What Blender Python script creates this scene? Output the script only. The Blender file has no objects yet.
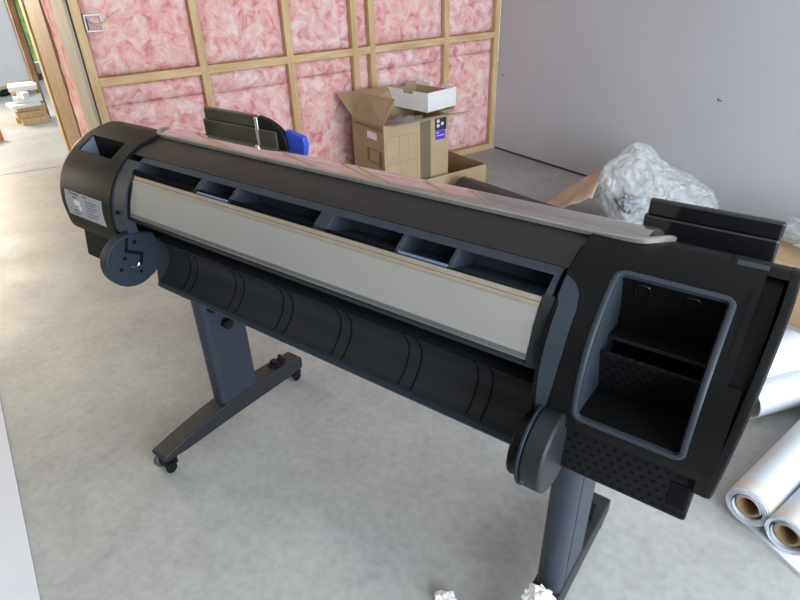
import bpy, bmesh, math, random
from mathutils import Vector, Matrix, noise
random.seed(7)
scene = bpy.context.scene
C = scene.collection
R_ = math.radians

# ------------------------------------------------------------------ room frame
TH = R_(70.755)
D = Vector((math.cos(TH), math.sin(TH), 0))          # along the insulated wall, towards the corner
N = Vector((-D.y, D.x, 0))                           # behind the insulated wall
CORNER = Vector((-2.2994, 4.4832, 0))
def W(s, n, z=0.0):
    return CORNER + D * s + N * n + Vector((0, 0, z))

# ------------------------------------------------------------------ materials
def mat(name, col, rough=0.5, metal=0.0, col2=None, nscale=6.0, detail=6.0, bump=0.0, bscale=60.0, spec=0.5,
        stretch=None, ramp=(0.35, 0.65), coat=0.0, rough2=None, ior=None, sheen=0):
    m = bpy.data.materials.new(name); m.use_nodes = True
    nt = m.node_tree; b = nt.nodes['Principled BSDF']
    b.inputs['Roughness'].default_value = rough
    b.inputs['Metallic'].default_value = metal
    b.inputs['Specular IOR Level'].default_value = spec
    b.inputs['Coat Weight'].default_value = coat
    b.inputs['Coat Roughness'].default_value = 0.05
    if ior: b.inputs['IOR'].default_value = ior
    tc = nt.nodes.new('ShaderNodeTexCoord')
    mp = nt.nodes.new('ShaderNodeMapping'); nt.links.new(tc.outputs['Object'], mp.inputs['Vector'])
    if stretch: mp.inputs['Scale'].default_value = stretch
    c1 = (*col, 1); c2 = (*(col2 if col2 else [min(1, c * 1.12 + .001) for c in col]), 1)
    n1 = nt.nodes.new('ShaderNodeTexNoise'); n1.inputs['Scale'].default_value = nscale; n1.inputs['Detail'].default_value = detail
    nt.links.new(mp.outputs[0], n1.inputs['Vector'])
    cr = nt.nodes.new('ShaderNodeValToRGB')
    cr.color_ramp.elements[0].position = ramp[0]; cr.color_ramp.elements[0].color = c1
    cr.color_ramp.elements[1].position = ramp[1]; cr.color_ramp.elements[1].color = c2
    nt.links.new(n1.outputs['Fac'], cr.inputs['Fac']); nt.links.new(cr.outputs['Color'], b.inputs['Base Color'])
    if rough2 is not None:
        mr = nt.nodes.new('ShaderNodeMapRange'); mr.inputs['From Min'].default_value = .35; mr.inputs['From Max'].default_value = .65
        mr.inputs['To Min'].default_value = rough; mr.inputs['To Max'].default_value = rough2
        nt.links.new(n1.outputs['Fac'], mr.inputs['Value']); nt.links.new(mr.outputs[0], b.inputs['Roughness'])
    if bump:
        n2 = nt.nodes.new('ShaderNodeTexNoise'); n2.inputs['Scale'].default_value = bscale; n2.inputs['Detail'].default_value = 4
        nt.links.new(mp.outputs[0], n2.inputs['Vector'])
        bp = nt.nodes.new('ShaderNodeBump'); bp.inputs['Strength'].default_value = bump; bp.inputs['Distance'].default_value = .01
        nt.links.new(n2.outputs['Fac'], bp.inputs['Height']); nt.links.new(bp.outputs[0], b.inputs['Normal'])
    return m

def dot_mat(name, col, hole, pitch, rough=0.5):
    """plastic with a grid of small round holes (object X / Z plane)"""
    m = bpy.data.materials.new(name); m.use_nodes = True
    nt = m.node_tree; b = nt.nodes['Principled BSDF']; b.inputs['Roughness'].default_value = rough; b.inputs['Specular IOR Level'].default_value = .12
    tc = nt.nodes.new('ShaderNodeTexCoord'); sp = nt.nodes.new('ShaderNodeSeparateXYZ')
    nt.links.new(tc.outputs['Object'], sp.inputs[0])
    def M(op, a, bb=None):
        n = nt.nodes.new('ShaderNodeMath'); n.operation = op
        for i, v in enumerate((a, bb)):
            if v is None: continue
            if isinstance(v, (int, float)): n.inputs[i].default_value = v
            else: nt.links.new(v, n.inputs[i])
        return n.outputs[0]
    u = M('MULTIPLY', sp.outputs['X'], 1 / pitch); v = M('MULTIPLY', sp.outputs['Z'], 1 / (pitch * .8))
    row = M('FLOOR', v); half = M('MULTIPLY', M('MODULO', M('ABSOLUTE', row), 2.0), .5)
    fu = M('SUBTRACT', M('FRACT', M('ADD', u, half)), .5); fv = M('SUBTRACT', M('FRACT', v), .5)
    dist = M('SQRT', M('ADD', M('MULTIPLY', fu, fu), M('MULTIPLY', fv, fv)))
    inside = M('LESS_THAN', dist, .23)
    mx = nt.nodes.new('ShaderNodeMix'); mx.data_type = 'RGBA'
    mx.inputs[6].default_value = (*col, 1); mx.inputs[7].default_value = (*hole, 1)
    nt.links.new(inside, mx.inputs[0]); nt.links.new(mx.outputs[2], b.inputs['Base Color'])
    bp = nt.nodes.new('ShaderNodeBump'); bp.inputs['Strength'].default_value = .6; bp.inputs['Distance'].default_value = .003; bp.invert = True
    nt.links.new(inside, bp.inputs['Height']); nt.links.new(bp.outputs[0], b.inputs['Normal'])
    return m

def plastic_film(name, col, alpha, rough=.18):
    m = bpy.data.materials.new(name); m.use_nodes = True
    nt = m.node_tree; b = nt.nodes['Principled BSDF']; out = nt.nodes['Material Output']
    b.inputs['Base Color'].default_value = (*col, 1); b.inputs['Roughness'].default_value = rough
    b.inputs['Specular IOR Level'].default_value = .8
    tr = nt.nodes.new('ShaderNodeBsdfTransparent'); tl = nt.nodes.new('ShaderNodeBsdfTranslucent'); tl.inputs[0].default_value = (*col, 1)
    a = nt.nodes.new('ShaderNodeMixShader'); a.inputs[0].default_value = .35
    nt.links.new(b.outputs[0], a.inputs[1]); nt.links.new(tl.outputs[0], a.inputs[2])
    tc = nt.nodes.new('ShaderNodeTexCoord'); n1 = nt.nodes.new('ShaderNodeTexNoise'); n1.inputs['Scale'].default_value = 9; n1.inputs['Detail'].default_value = 5
    nt.links.new(tc.outputs['Object'], n1.inputs['Vector'])
    mr = nt.nodes.new('ShaderNodeMapRange'); mr.inputs['From Min'].default_value = .3; mr.inputs['From Max'].default_value = .7
    mr.inputs['To Min'].default_value = max(0, alpha - .3); mr.inputs['To Max'].default_value = min(1, alpha + .25)
    nt.links.new(n1.outputs['Fac'], mr.inputs['Value'])
    mix = nt.nodes.new('ShaderNodeMixShader'); nt.links.new(mr.outputs[0], mix.inputs[0])
    nt.links.new(tr.outputs[0], mix.inputs[1]); nt.links.new(a.outputs[0], mix.inputs[2]); nt.links.new(mix.outputs[0], out.inputs['Surface'])
    n2 = nt.nodes.new('ShaderNodeTexNoise'); n2.inputs['Scale'].default_value = 13; n2.inputs['Detail'].default_value = 5; n2.inputs['Distortion'].default_value = 2.5
    nt.links.new(tc.outputs['Object'], n2.inputs['Vector'])
    bp = nt.nodes.new('ShaderNodeBump'); bp.inputs['Strength'].default_value = 1.0; bp.inputs['Distance'].default_value = .03
    nt.links.new(n2.outputs['Fac'], bp.inputs['Height']); nt.links.new(bp.outputs[0], b.inputs['Normal'])
    return m

MAT = dict(
    body=mat('cap_plastic', (.0062, .0060, .0064), .40, nscale=5, bump=.05, bscale=900, rough2=.47, spec=.1),
    lid=mat('lid_plastic', (.0085, .0078, .0075), .36, nscale=3, bump=.04, bscale=900, rough2=.46),
    blue=mat('slate_plastic', (.026, .033, .044), .42, nscale=8, bump=.04, bscale=700, spec=.3),
    apron=mat('apron_plastic', (.016, .018, .021), .44, nscale=3, bump=.04, bscale=700, rough2=.5, spec=.25),
    disc=mat('disc_plastic', (.016, .023, .033), .45, nscale=10, bump=.04, bscale=700, spec=.25),
    leg=mat('leg_paint', (.025, .031, .043), .42, nscale=6, bump=.05, bscale=800, spec=.35),
    foot=mat('foot_paint', (.012, .013, .016), .5, nscale=6, bump=.06, bscale=800),
    black=mat('black_plastic', (.005, .005, .006), .5, nscale=6, spec=.2),
    gloss=mat('gloss_black', (.008, .008, .009), .16, nscale=6, spec=.6),
    chassis=mat('chassis_black', (.003, .003, .0035), .6, spec=.1),
    silver=mat('satin_grey_panel', (.275, .266, .246), .42, col2=(.29, .28, .26), nscale=3, spec=.4),
    trim=mat('reflection_tan_trim', (.33, .285, .215), .38, metal=.35, nscale=20),  # metal trim, insulation reflection put into its tan colour
    lip=mat('window_trim', (.33, .315, .29), .30, metal=.6, nscale=14),
    window=mat('smoked_window', (.50, .46, .44), .06, metal=.85, nscale=4, rough2=.12),
    chrome=mat('bright_metal', (.75, .76, .78), .2, metal=1.0),
    label=mat('rating_label_paper', (.30, .32, .35), .35, col2=(.34, .36, .39), nscale=20),
    ink=mat('label_ink', (.05, .055, .07), .5),
    pale=mat('label_white_ink', (.62, .64, .66), .5),
    bluehub=mat('blue_plastic', (.02, .06, .42), .4),
    wheel=mat('wheel_rubber', (.06, .063, .07), .5),
    vent=dot_mat('perforated_plastic', (.0085, .0085, .0095), (.001, .001, .001), .0165, .5),
    concrete=None,
    wood=mat('pine_stud', (.56, .37, .17), .65, col2=(.70, .50, .27), nscale=3, stretch=(9, 9, 1.2), bump=.08, bscale=30),
    woodh=mat('pine_nog', (.56, .37, .17), .65, col2=(.72, .52, .29), nscale=2.5, stretch=(2, 2, 14), bump=.08, bscale=30),
    woodgrey=mat('weathered_pine', (.36, .33, .25), .7, col2=(.50, .46, .36), nscale=3, stretch=(8, 8, 1.4), bump=.1, bscale=30),
    woodbrown=mat('dark_pine', (.24, .12, .05), .65, col2=(.37, .21, .09), nscale=3, stretch=(9, 9, 1.3), bump=.08, bscale=30),
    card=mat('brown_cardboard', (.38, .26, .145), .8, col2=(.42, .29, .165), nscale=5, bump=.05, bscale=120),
    cardlit=mat('lit_tan_cardboard', (.44, .33, .19), .8, col2=(.48, .36, .215), nscale=5, bump=.05, bscale=120),  # tan card, also the lit copy of brown card with light painted in
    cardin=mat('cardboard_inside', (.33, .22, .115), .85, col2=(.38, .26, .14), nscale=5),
    carddark=mat('dark_card_print', (.16, .13, .085), .8),
    white=mat('white_card', (.80, .80, .79), .6, col2=(.84, .84, .83), nscale=4),
    paper=mat('white_paper', (.60, .635, .69), .55, col2=(.64, .675, .73), nscale=3),
    paperedge=mat('yellowed_paper', (.60, .54, .45), .7, col2=(.66, .63, .58), nscale=12),
    core=mat('brown_core', (.30, .20, .11), .8, col2=(.36, .25, .14), nscale=20),
    kraft=mat('kraft_paper', (.47, .34, .23), .75, col2=(.54, .41, .29), nscale=6, bump=.25, bscale=14),
    board=mat('plasterboard_face', (.70, .72, .76), .7, col2=(.73, .75, .79), nscale=2),
    gypsum=mat('gypsum_edge', (.55, .55, .54), .8),
    wallr=mat('grey_plasterboard', (.485, .485, .51), .75, col2=(.51, .51, .53), nscale=1.5),
    wallfar=mat('far_white_lining', (.74, .68, .62), .75, col2=(.78, .72, .66), nscale=1.5),
    ceil=mat('ceiling_lining', (.70, .69, .67), .8),
    wrap=mat('dark_building_wrap', (.10, .06, .05), .8),
    tube=mat('dark_tube_plastic', (.040, .033, .031), .33, nscale=6),
    film=plastic_film('clear_film', (.90, .92, .94), .72, .13),
    film2=plastic_film('clear_film_thin', (.80, .84, .86), .42),
    tape=mat('packing_tape', (.62, .48, .30), .35),
    reflect_tint=mat('reflection_tinted_black', (.052, .048, .034), .28, nscale=5),  # black plastic, wood reflection painted into the olive colour
    ledge=mat('sky_reflection_blue', (.11, .15, .25), .35),  # sky reflection on the ledge painted as blue
    navy=mat('navy_print', (.018, .025, .06), .5), purple=mat('purple_print', (.10, .03, .62), .5),
    orange=mat('orange_brick', (.62, .16, .06), .8, col2=(.70, .22, .09), nscale=14),
    alu=mat('dark_joinery', (.012, .013, .015), .4),
    galv=mat('galvanised_steel', (.40, .39, .38), .45, metal=.4),
    cable=mat('pale_cable', (.62, .50, .30), .6),
)

def concrete():
    m = bpy.data.materials.new('power_floated_concrete'); m.use_nodes = True
    nt = m.node_tree; b = nt.nodes['Principled BSDF']
    tc = nt.nodes.new('ShaderNodeTexCoord')
    def nz(scale, det, dis=0.0):
        n = nt.nodes.new('ShaderNodeTexNoise'); n.inputs['Scale'].default_value = scale; n.inputs['Detail'].default_value = det
        n.inputs['Distortion'].default_value = dis; nt.links.new(tc.outputs['Object'], n.inputs['Vector']); return n.outputs['Fac']
    def ramp(f, p0, c0, p1, c1):
        r = nt.nodes.new('ShaderNodeValToRGB'); e = r.color_ramp.elements
        e[0].position = p0; e[0].color = (*c0, 1); e[1].position = p1; e[1].color = (*c1, 1); nt.links.new(f, r.inputs[0]); return r.outputs[0]
    base = ramp(nz(1.6, 8, .6), .35, (.36, .362, .352), .68, (.45, .452, .44))
    sp = ramp(nz(38, 6), .30, (.86, .86, .86), .60, (1, 1, 1))
    blot = ramp(nz(7, 5, 1.2), .36, (.90, .90, .89), .56, (1, 1, 1))
    def mul(a, c):
        x = nt.nodes.new('ShaderNodeMix'); x.data_type = 'RGBA'; x.blend_type = 'MULTIPLY'; x.inputs[0].default_value = 1
        nt.links.new(a, x.inputs[6]); nt.links.new(c, x.inputs[7]); return x.outputs[2]
    nt.links.new(mul(mul(base, sp), blot), b.inputs['Base Color'])
    mr = nt.nodes.new('ShaderNodeMapRange'); mr.inputs['To Min'].default_value = .38; mr.inputs['To Max'].default_value = .62
    nt.links.new(nz(3.5, 6), mr.inputs[0]); nt.links.new(mr.outputs[0], b.inputs['Roughness'])
    bp = nt.nodes.new('ShaderNodeBump'); bp.inputs['Strength'].default_value = .12; bp.inputs['Distance'].default_value = .004
    nt.links.new(nz(55, 6), bp.inputs['Height']); nt.links.new(bp.outputs[0], b.inputs['Normal'])
    return m
MAT['concrete'] = concrete()

def pinkmat():
    m = bpy.data.materials.new('pink_glasswool'); m.use_nodes = True
    nt = m.node_tree; b = nt.nodes['Principled BSDF']; b.inputs['Roughness'].default_value = .95
    b.inputs['Specular IOR Level'].default_value = .1
    tc = nt.nodes.new('ShaderNodeTexCoord')
    def nz(scale, det, dis):
        n = nt.nodes.new('ShaderNodeTexNoise'); n.inputs['Scale'].default_value = scale; n.inputs['Detail'].default_value = det
        n.inputs['Distortion'].default_value = dis; n.inputs['Roughness'].default_value = .62
        nt.links.new(tc.outputs['Object'], n.inputs['Vector']); return n.outputs['Fac']
    r = nt.nodes.new('ShaderNodeValToRGB'); e = r.color_ramp.elements
    e[0].position = .34; e[0].color = (.70, .29, .30, 1); e[1].position = .62; e[1].color = (.95, .78, .76, 1)
    k = e.new(.46); k.color = (.88, .51, .52, 1)
    nt.links.new(nz(13, 12, .8), r.inputs[0])
    r2 = nt.nodes.new('ShaderNodeValToRGB'); e = r2.color_ramp.elements
    e[0].position = .40; e[0].color = (1, .86, .80, 1); e[1].position = .62; e[1].color = (1, 1, 1, 1)
    nt.links.new(nz(2.2, 4, .6), r2.inputs[0])
    x = nt.nodes.new('ShaderNodeMix'); x.data_type = 'RGBA'; x.blend_type = 'MULTIPLY'; x.inputs[0].default_value = 1
    nt.links.new(r.outputs[0], x.inputs[6]); nt.links.new(r2.outputs[0], x.inputs[7]); nt.links.new(x.outputs[2], b.inputs['Base Color'])
    bp = nt.nodes.new('ShaderNodeBump'); bp.inputs['Strength'].default_value = .8; bp.inputs['Distance'].default_value = .02
    nt.links.new(nz(26, 8, 1.2), bp.inputs['Height']); nt.links.new(bp.outputs[0], b.inputs['Normal'])
    return m
MAT['pink'] = pinkmat()

# ------------------------------------------------------------------ builders
BASE = {}
def finish(name, bm, material, parent=None, base=None, bevel=0.0, smooth=False, ang=35, segs=2, raw=False):
    """link one mesh object; vertices are given in world metres and stored relative to the base / parent"""
    o_base = Vector(BASE[parent.name]) if parent else (Vector(base) if base is not None else Vector((0, 0, 0)))
    if not raw: bmesh.ops.recalc_face_normals(bm, faces=bm.faces)
    bmesh.ops.translate(bm, verts=bm.verts, vec=-o_base)
    me = bpy.data.meshes.new(name); bm.to_mesh(me); bm.free()
    me.materials.append(MAT[material] if isinstance(material, str) else material)
    if smooth:
        me.shade_smooth(); me.set_sharp_from_angle(angle=R_(ang))
    o = bpy.data.objects.new(name, me); C.objects.link(o)
    if parent: o.parent = parent
    else: o.location = o_base
    BASE[o.name] = tuple(o_base)
    if bevel:
        md = o.modifiers.new('bevel', 'BEVEL'); md.width = bevel; md.segments = segs; md.limit_method = 'ANGLE'; md.angle_limit = R_(40)
        if not smooth:
            me.shade_smooth(); me.set_sharp_from_angle(angle=R_(40)); md.harden_normals = True
    return o
def tag(o, label, cat, group=None, kind=None):
    o['label'] = label; o['category'] = cat
    if group: o['group'] = group
    if kind: o['kind'] = kind
    return o
def thing(name, base, label, cat, group=None):
    o = bpy.data.objects.new(name, None); C.objects.link(o); o.location = base; o.empty_display_size = .1
    BASE[o.name] = tuple(base); return tag(o, label, cat, group)
def struct(o, label=None):
    o['kind'] = 'structure'
    if label: o['label'] = label
    return o

def bm_new(): return bmesh.new()
def box_pts(bm, p):           # 8 points: bottom 4 ccw, top 4 ccw
    v = [bm.verts.new(q) for q in p]
    for f in ((3, 2, 1, 0), (4, 5, 6, 7), (0, 1, 5, 4), (1, 2, 6, 5), (2, 3, 7, 6), (3, 0, 4, 7)): bm.faces.new([v[i] for i in f])
    return bm
def box(bm, x0, x1, y0, y1, z0, z1):
    return box_pts(bm, [(x0, y0, z0), (x1, y0, z0), (x1, y1, z0), (x0, y1, z0), (x0, y0, z1), (x1, y0, z1), (x1, y1, z1), (x0, y1, z1)])
def wbox(bm, s0, s1, n0, n1, z0, z1):
    return box_pts(bm, [W(s0, n0, z0), W(s1, n0, z0), W(s1, n1, z0), W(s0, n1, z0), W(s0, n0, z1), W(s1, n0, z1), W(s1, n1, z1), W(s0, n1, z1)])
def prism(bm, poly, x0, x1):  # closed polygon in (y, z) swept along x
    a = [bm.verts.new((x0, y, z)) for y, z in poly]; b = [bm.verts.new((x1, y, z)) for y, z in poly]
    n = len(poly)
    for i in range(n): bm.faces.new((a[i], a[(i + 1) % n], b[(i + 1) % n], b[i]))
    bm.faces.new(a[::-1]); bm.faces.new(b)
    return bm
def loft(bm, sections):       # list of equal-length rings of 3D points, capped
    rings = [[bm.verts.new(p) for p in s] for s in sections]
    n = len(rings[0])
    for a, b in zip(rings, rings[1:]):
        for i in range(n): bm.faces.new((a[i], a[(i + 1) % n], b[(i + 1) % n], b[i]))
    bm.faces.new(rings[0][::-1]); bm.faces.new(rings[-1])
    return bm
def frame_of(t):
    t = Vector(t).normalized(); up = Vector((0, 0, 1)) if abs(t.z) < .95 else Vector((1, 0, 0))
    a = t.cross(up).normalized(); return a, a.cross(t).normalized()
def tube(bm, pts, r, seg=10, cap=True):
    pts = [Vector(p) for p in pts]; rings = []
    for i, p in enumerate(pts):
        t = pts[min(i + 1, len(pts) - 1)] - pts[max(i - 1, 0)]
        a, b = frame_of(t); rr = r[i] if isinstance(r, (list, tuple)) else r
        rings.append([bm.verts.new(p + a * rr * math.cos(2 * math.pi * k / seg) + b * rr * math.sin(2 * math.pi * k / seg)) for k in range(seg)])
    for q, w in zip(rings, rings[1:]):
        for i in range(seg): bm.faces.new((q[i], q[(i + 1) % seg], w[(i + 1) % seg], w[i]))
    if cap: bm.faces.new(rings[0][::-1]); bm.faces.new(rings[-1])
    return bm
def pipe(bm, p0, p1, ro, ri, seg=40):     # hollow roll
    p0, p1 = Vector(p0), Vector(p1); a, b = frame_of(p1 - p0)
    def ring(p, r): return [bm.verts.new(p + a * r * math.cos(2 * math.pi * k / seg) + b * r * math.sin(2 * math.pi * k / seg)) for k in range(seg)]
    A, B, Ci, Di = ring(p0, ro), ring(p1, ro), ring(p1, ri), ring(p0, ri)
    for u, v in ((A, B), (B, Ci), (Ci, Di), (Di, A)):
        for i in range(seg): bm.faces.new((u[i], u[(i + 1) % seg], v[(i + 1) % seg], v[i]))
    return bm
def spline(pts, n=6):
    out = []
    P = [Vector((*p, 0)) if len(p) == 2 else Vector(p) for p in pts]
    for i in range(len(P) - 1):
        p0 = P[max(i - 1, 0)]; p1 = P[i]; p2 = P[i + 1]; p3 = P[min(i + 2, len(P) - 1)]
        for k in range(n):
            t = k / n
            q = .5 * ((2 * p1) + (p2 - p0) * t + (2 * p0 - 5 * p1 + 4 * p2 - p3) * t * t + (3 * p1 - p0 - 3 * p2 + p3) * t ** 3)
            out.append(q)
    out.append(P[-1])
    return [(q.x, q.y) if len(pts[0]) == 2 else tuple(q) for q in out]
def sweep(bm, path, sec, normals=None, closed=False):
    """sweep a small (a, b) section along a path; a is sideways, b along the given normals"""
    P = [Vector(p) for p in path]; rings = []; m = len(P)
    for i, p in enumerate(P):
        t = (P[(i + 1) % m] - P[(i - 1) % m]) if closed else (P[min(i + 1, m - 1)] - P[max(i - 1, 0)])
        t.normalize(); nn = Vector(normals[i]) if normals else Vector((0, 0, 1))
        side = t.cross(nn).normalized(); nn = side.cross(t).normalized()
        rings.append([bm.verts.new(p + side * a + nn * b) for a, b in sec])
    k = len(sec); pairs = list(zip(rings, rings[1:])) + ([(rings[-1], rings[0])] if closed else [])
    for q, w in pairs:
        for i in range(k): bm.faces.new((q[i], q[(i + 1) % k], w[(i + 1) % k], w[i]))
    if not closed: bm.faces.new(rings[0][::-1]); bm.faces.new(rings[-1])
    return bm
def cut(bm, cutters):
    """boolean-difference a list of cutter bmeshes out of bm, returns a new bmesh"""
    def tmp(b):
        bmesh.ops.recalc_face_normals(b, faces=b.faces)
        me = bpy.data.meshes.new('tmp'); b.to_mesh(me); b.free(); o = bpy.data.objects.new('tmp', me); C.objects.link(o); return o
    a = tmp(bm); cs = [tmp(c) for c in cutters]
    for c in cs:
        md = a.modifiers.new('b', 'BOOLEAN'); md.operation = 'DIFFERENCE'; md.object = c; md.solver = 'EXACT'
    dg = bpy.context.evaluated_depsgraph_get(); dg.update()
    me = bpy.data.meshes.new_from_object(a.evaluated_get(dg))
    out = bmesh.new(); out.from_mesh(me)
    for o in [a] + cs:
        mm = o.data; bpy.data.objects.remove(o); bpy.data.meshes.remove(mm)
    bpy.data.meshes.remove(me)
    return out

# ------------------------------------------------------------------ camera
cam = bpy.data.cameras.new('camera'); co = bpy.data.objects.new('camera', cam); C.objects.link(co)
co.location = (0, 0, 1.45); co.rotation_euler = (R_(59.29831), R_(1.54096), R_(35.88940))
cam.sensor_width = 36; cam.lens = 579.712 / 800 * 36; cam.clip_start = .02
scene.camera = co

# ------------------------------------------------------------------ setting
b = bm_new()
v = [b.verts.new(W(*p)) for p in ((-9, -9), (3.2, -9), (3.2, 9), (-9, 9))]
b.faces.new(v)
r = bmesh.ops.extrude_face_region(b, geom=b.faces[:])
bmesh.ops.translate(b, verts=[e for e in r['geom'] if isinstance(e, bmesh.types.BMVert)], vec=(0, 0, -.1))
floor = struct(finish('floor', b, 'concrete'), 'grey power-floated concrete floor')
b = bm_new()
for s0, s1, n0, n1 in ((-9, 0, 2.5, 2.506),): pass
# saw-cut joint across the slab, in the next space, as a thin dark strip
def saw(p, q):
    p, q = Vector(p), Vector(q); t = (q - p).normalized(); k = Vector((-t.y, t.x, 0)) * .004
    box_pts(b, [p - k, q - k, q + k, p + k, p - k + Vector((0, 0, .0012)), q - k + Vector((0, 0, .0012)), q + k + Vector((0, 0, .0012)), p + k + Vector((0, 0, .0012))])
saw((-5.6, 1.30, 0), (-4.75, 2.95, 0))
struct(finish('trim_1', b, mat('joint_dark_grey', (.16, .16, .155), .9)), 'thin saw-cut joint in the concrete floor')
b = wbox(bm_new(), -6.6, .1, -6.1, .2, 2.55, 2.6)
struct(finish('ceiling', b, 'ceil'))
b = wbox(bm_new(), -9, -2.95, .2, 9, 2.55, 2.6)
struct(finish('ceiling', b, 'ceil'))

struct(finish('wall_front', wbox(bm_new(), -6.6, -6.5, -6.0, 1.9, 0, 2.55), mat('darkened_unseen_wall', (.12, .10, .085), .8)), 'unseen dark wall added behind the viewpoint')  # out of view, added and darkened to block front light and reflections
b = wbox(bm_new(), -6.5, -4.6, -6.1, -6.0, 0, 2.55); wbox(b, -.7, .1, -6.1, -6.0, 0, 2.55); wbox(b, -4.6, -.7, -6.1, -6.0, 2.4, 2.55)
struct(finish('wall_garage_door', b, 'wallr'), 'wall around the wide garage door opening')
# right wall (plasterboard), gap at its foot
b = wbox(bm_new(), .0, .012, -6.0, .0, .02, 2.55)
wr = struct(finish('wall_right', b, 'wallr'), 'plain grey plasterboard wall')
b = wbox(bm_new(), .012, .10, -6.0, .0, .0, 2.55)
struct(finish('wall_right_framing', b, 'wrap'))
# pencil / cable marks on the plasterboard
b = bm_new()
def wmark(n, z, w, h):
    box_pts(b, [W(-.001, n - w, z), W(-.001, n + w, z), W(0, n + w, z), W(0, n - w, z), W(-.001, n - w, z + h), W(-.001, n + w, z + h), W(0, n + w, z + h), W(0, n - w, z + h)])
wmark(-1.85, .680, .012, .006); wmark(-1.84, .688, .006, .005); wmark(-.07, .60, .012, .006); wmark(-.12, .60, .006, .005)
finish('pencil_mark', b, 'ink', wr)

# insulated stud wall
b = wbox(bm_new(), -2.98, 0, .095, .11, 0, 2.55)
wb = struct(finish('wall_back', b, 'wrap', base=W(-1.5, .1)), 'open timber stud wall packed with pink insulation')
studs = [-2.957, -2.354, -1.796, -1.314, -1.177, -.526, -.024]
SW = .0225
for s in studs:
    b = wbox(bm_new(), s - SW, s + SW, 0, .09, .0445, 2.55)
    finish('stud', b, 'wood', wb, bevel=.002)
b = wbox(bm_new(), -2.98, -.0, 0, .09, 0, .045)
finish('bottom_plate', b, 'woodh', wb, bevel=.002)
def batt(s0, s1, z0, z1, seed, depth=.02):
    bb = bm_new(); ns = max(6, int((s1 - s0) / .018)); nz = max(5, int((z1 - z0) / .018)); g = []
    for i in range(ns + 1):
        row = []
        for j in range(nz + 1):
            u = i / ns; w = j / nz
            s = s0 + (s1 - s0) * u; z = z0 + (z1 - z0) * w
            edge = min(u * (s1 - s0), (1 - u) * (s1 - s0), w * (z1 - z0), (1 - w) * (z1 - z0))
            e = min(1, edge / .05) ** .6
            q = Vector((s * 5 + seed * 7.1, z * 5, seed * 3.3))
            h = noise.fractal(q, 1.0, 2.1, 5) * .5 + noise.noise(q * .45) * .35
            row.append(bb.verts.new(W(s, .03 - e * (depth + .012 * h) + (1 - e) * .01, z)))
        g.append(row)
    for i in range(ns):
        for j in range(nz): bb.faces.new((g[i][j], g[i + 1][j], g[i + 1][j + 1], g[i][j + 1]))
    # side skirts back to the wrap
    bd = [e for e in bb.edges if e.is_boundary]
    ex = bmesh.ops.extrude_edge_only(bb, edges=bd)
    for vv in [e for e in ex['geom'] if isinstance(e, bmesh.types.BMVert)]:
        rel = vv.co - CORNER; k = rel.dot(N); vv.co += N * (.093 - k)
    finish('insulation_batt', bb, 'pink', wb, smooth=True, ang=80)
seed = 1
NOG = .9
for a, c in zip(studs, studs[1:]):
    s0, s1 = a + SW, c - SW
    dz = {0: -.018, 1: .006, 2: .0, 3: .0, 4: .0, 5: .0}.get(seed - 1, 0)
    for zc in (NOG, 1.72):
        b = wbox(bm_new(), s0, s1, 0, .09, zc - .0225, zc + .0225); finish('nog', b, 'woodh', wb, bevel=.002)
    cre = .775 - .01 * (seed % 3)
    if s1 - s0 > .2:
        batt(s0 + .003, s1 - .003, .048, cre, seed * 1.7, .026); batt(s0 + .003, s1 - .003, cre + .002, NOG - .024, seed * 2.9, .018)
    else: batt(s0 + .003, s1 - .003, .048, NOG - .024, seed * 1.7, .01)
    batt(s0 + .003, s1 - .003, NOG + .024, 1.695, seed * 4.3, .024)
    batt(s0 + .003, s1 - .003, 1.745, 2.53, seed * 5.9, .024)
    seed += 1

# electrical bracket let into the insulation
t = thing('flush_box', W(-2.885, -.005, 1.15), 'galvanised flush box with a cable tail on the leftmost pale stud', 'electrical box')
b = bm_new()
for (s0, s1, z0, z1) in ((-2.93, -2.845, 1.225, 1.235), (-2.93, -2.845, 1.150, 1.160), (-2.93, -2.922, 1.16, 1.225), (-2.853, -2.845, 1.16, 1.225)): wbox(b, s0, s1, -.012, .03, z0, z1)
finish('frame', b, 'galv', t, bevel=.001)
b = wbox(bm_new(), -2.922, -2.853, .02, .028, 1.16, 1.225); finish('back_plate', b, mat('rust_dark', (.12, .05, .045), .8), t)
b = tube(bm_new(), spline([tuple(W(-2.90, .01, 1.20)), tuple(W(-2.885, -.02, 1.19)), tuple(W(-2.86, -.03, 1.182)), tuple(W(-2.80, -.03, 1.215)), tuple(W(-2.74, -.02, 1.25))]), .0045, 8); finish('cable', b, 'cable', t, smooth=True)
b = tube(bm_new(), spline([tuple(W(-2.915, .01, 1.215)), tuple(W(-2.90, -.018, 1.20)), tuple(W(-2.875, -.02, 1.195)), tuple(W(-2.86, .01, 1.175))]), .003, 8); finish('cable', b, 'pale', t, smooth=True)

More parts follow.
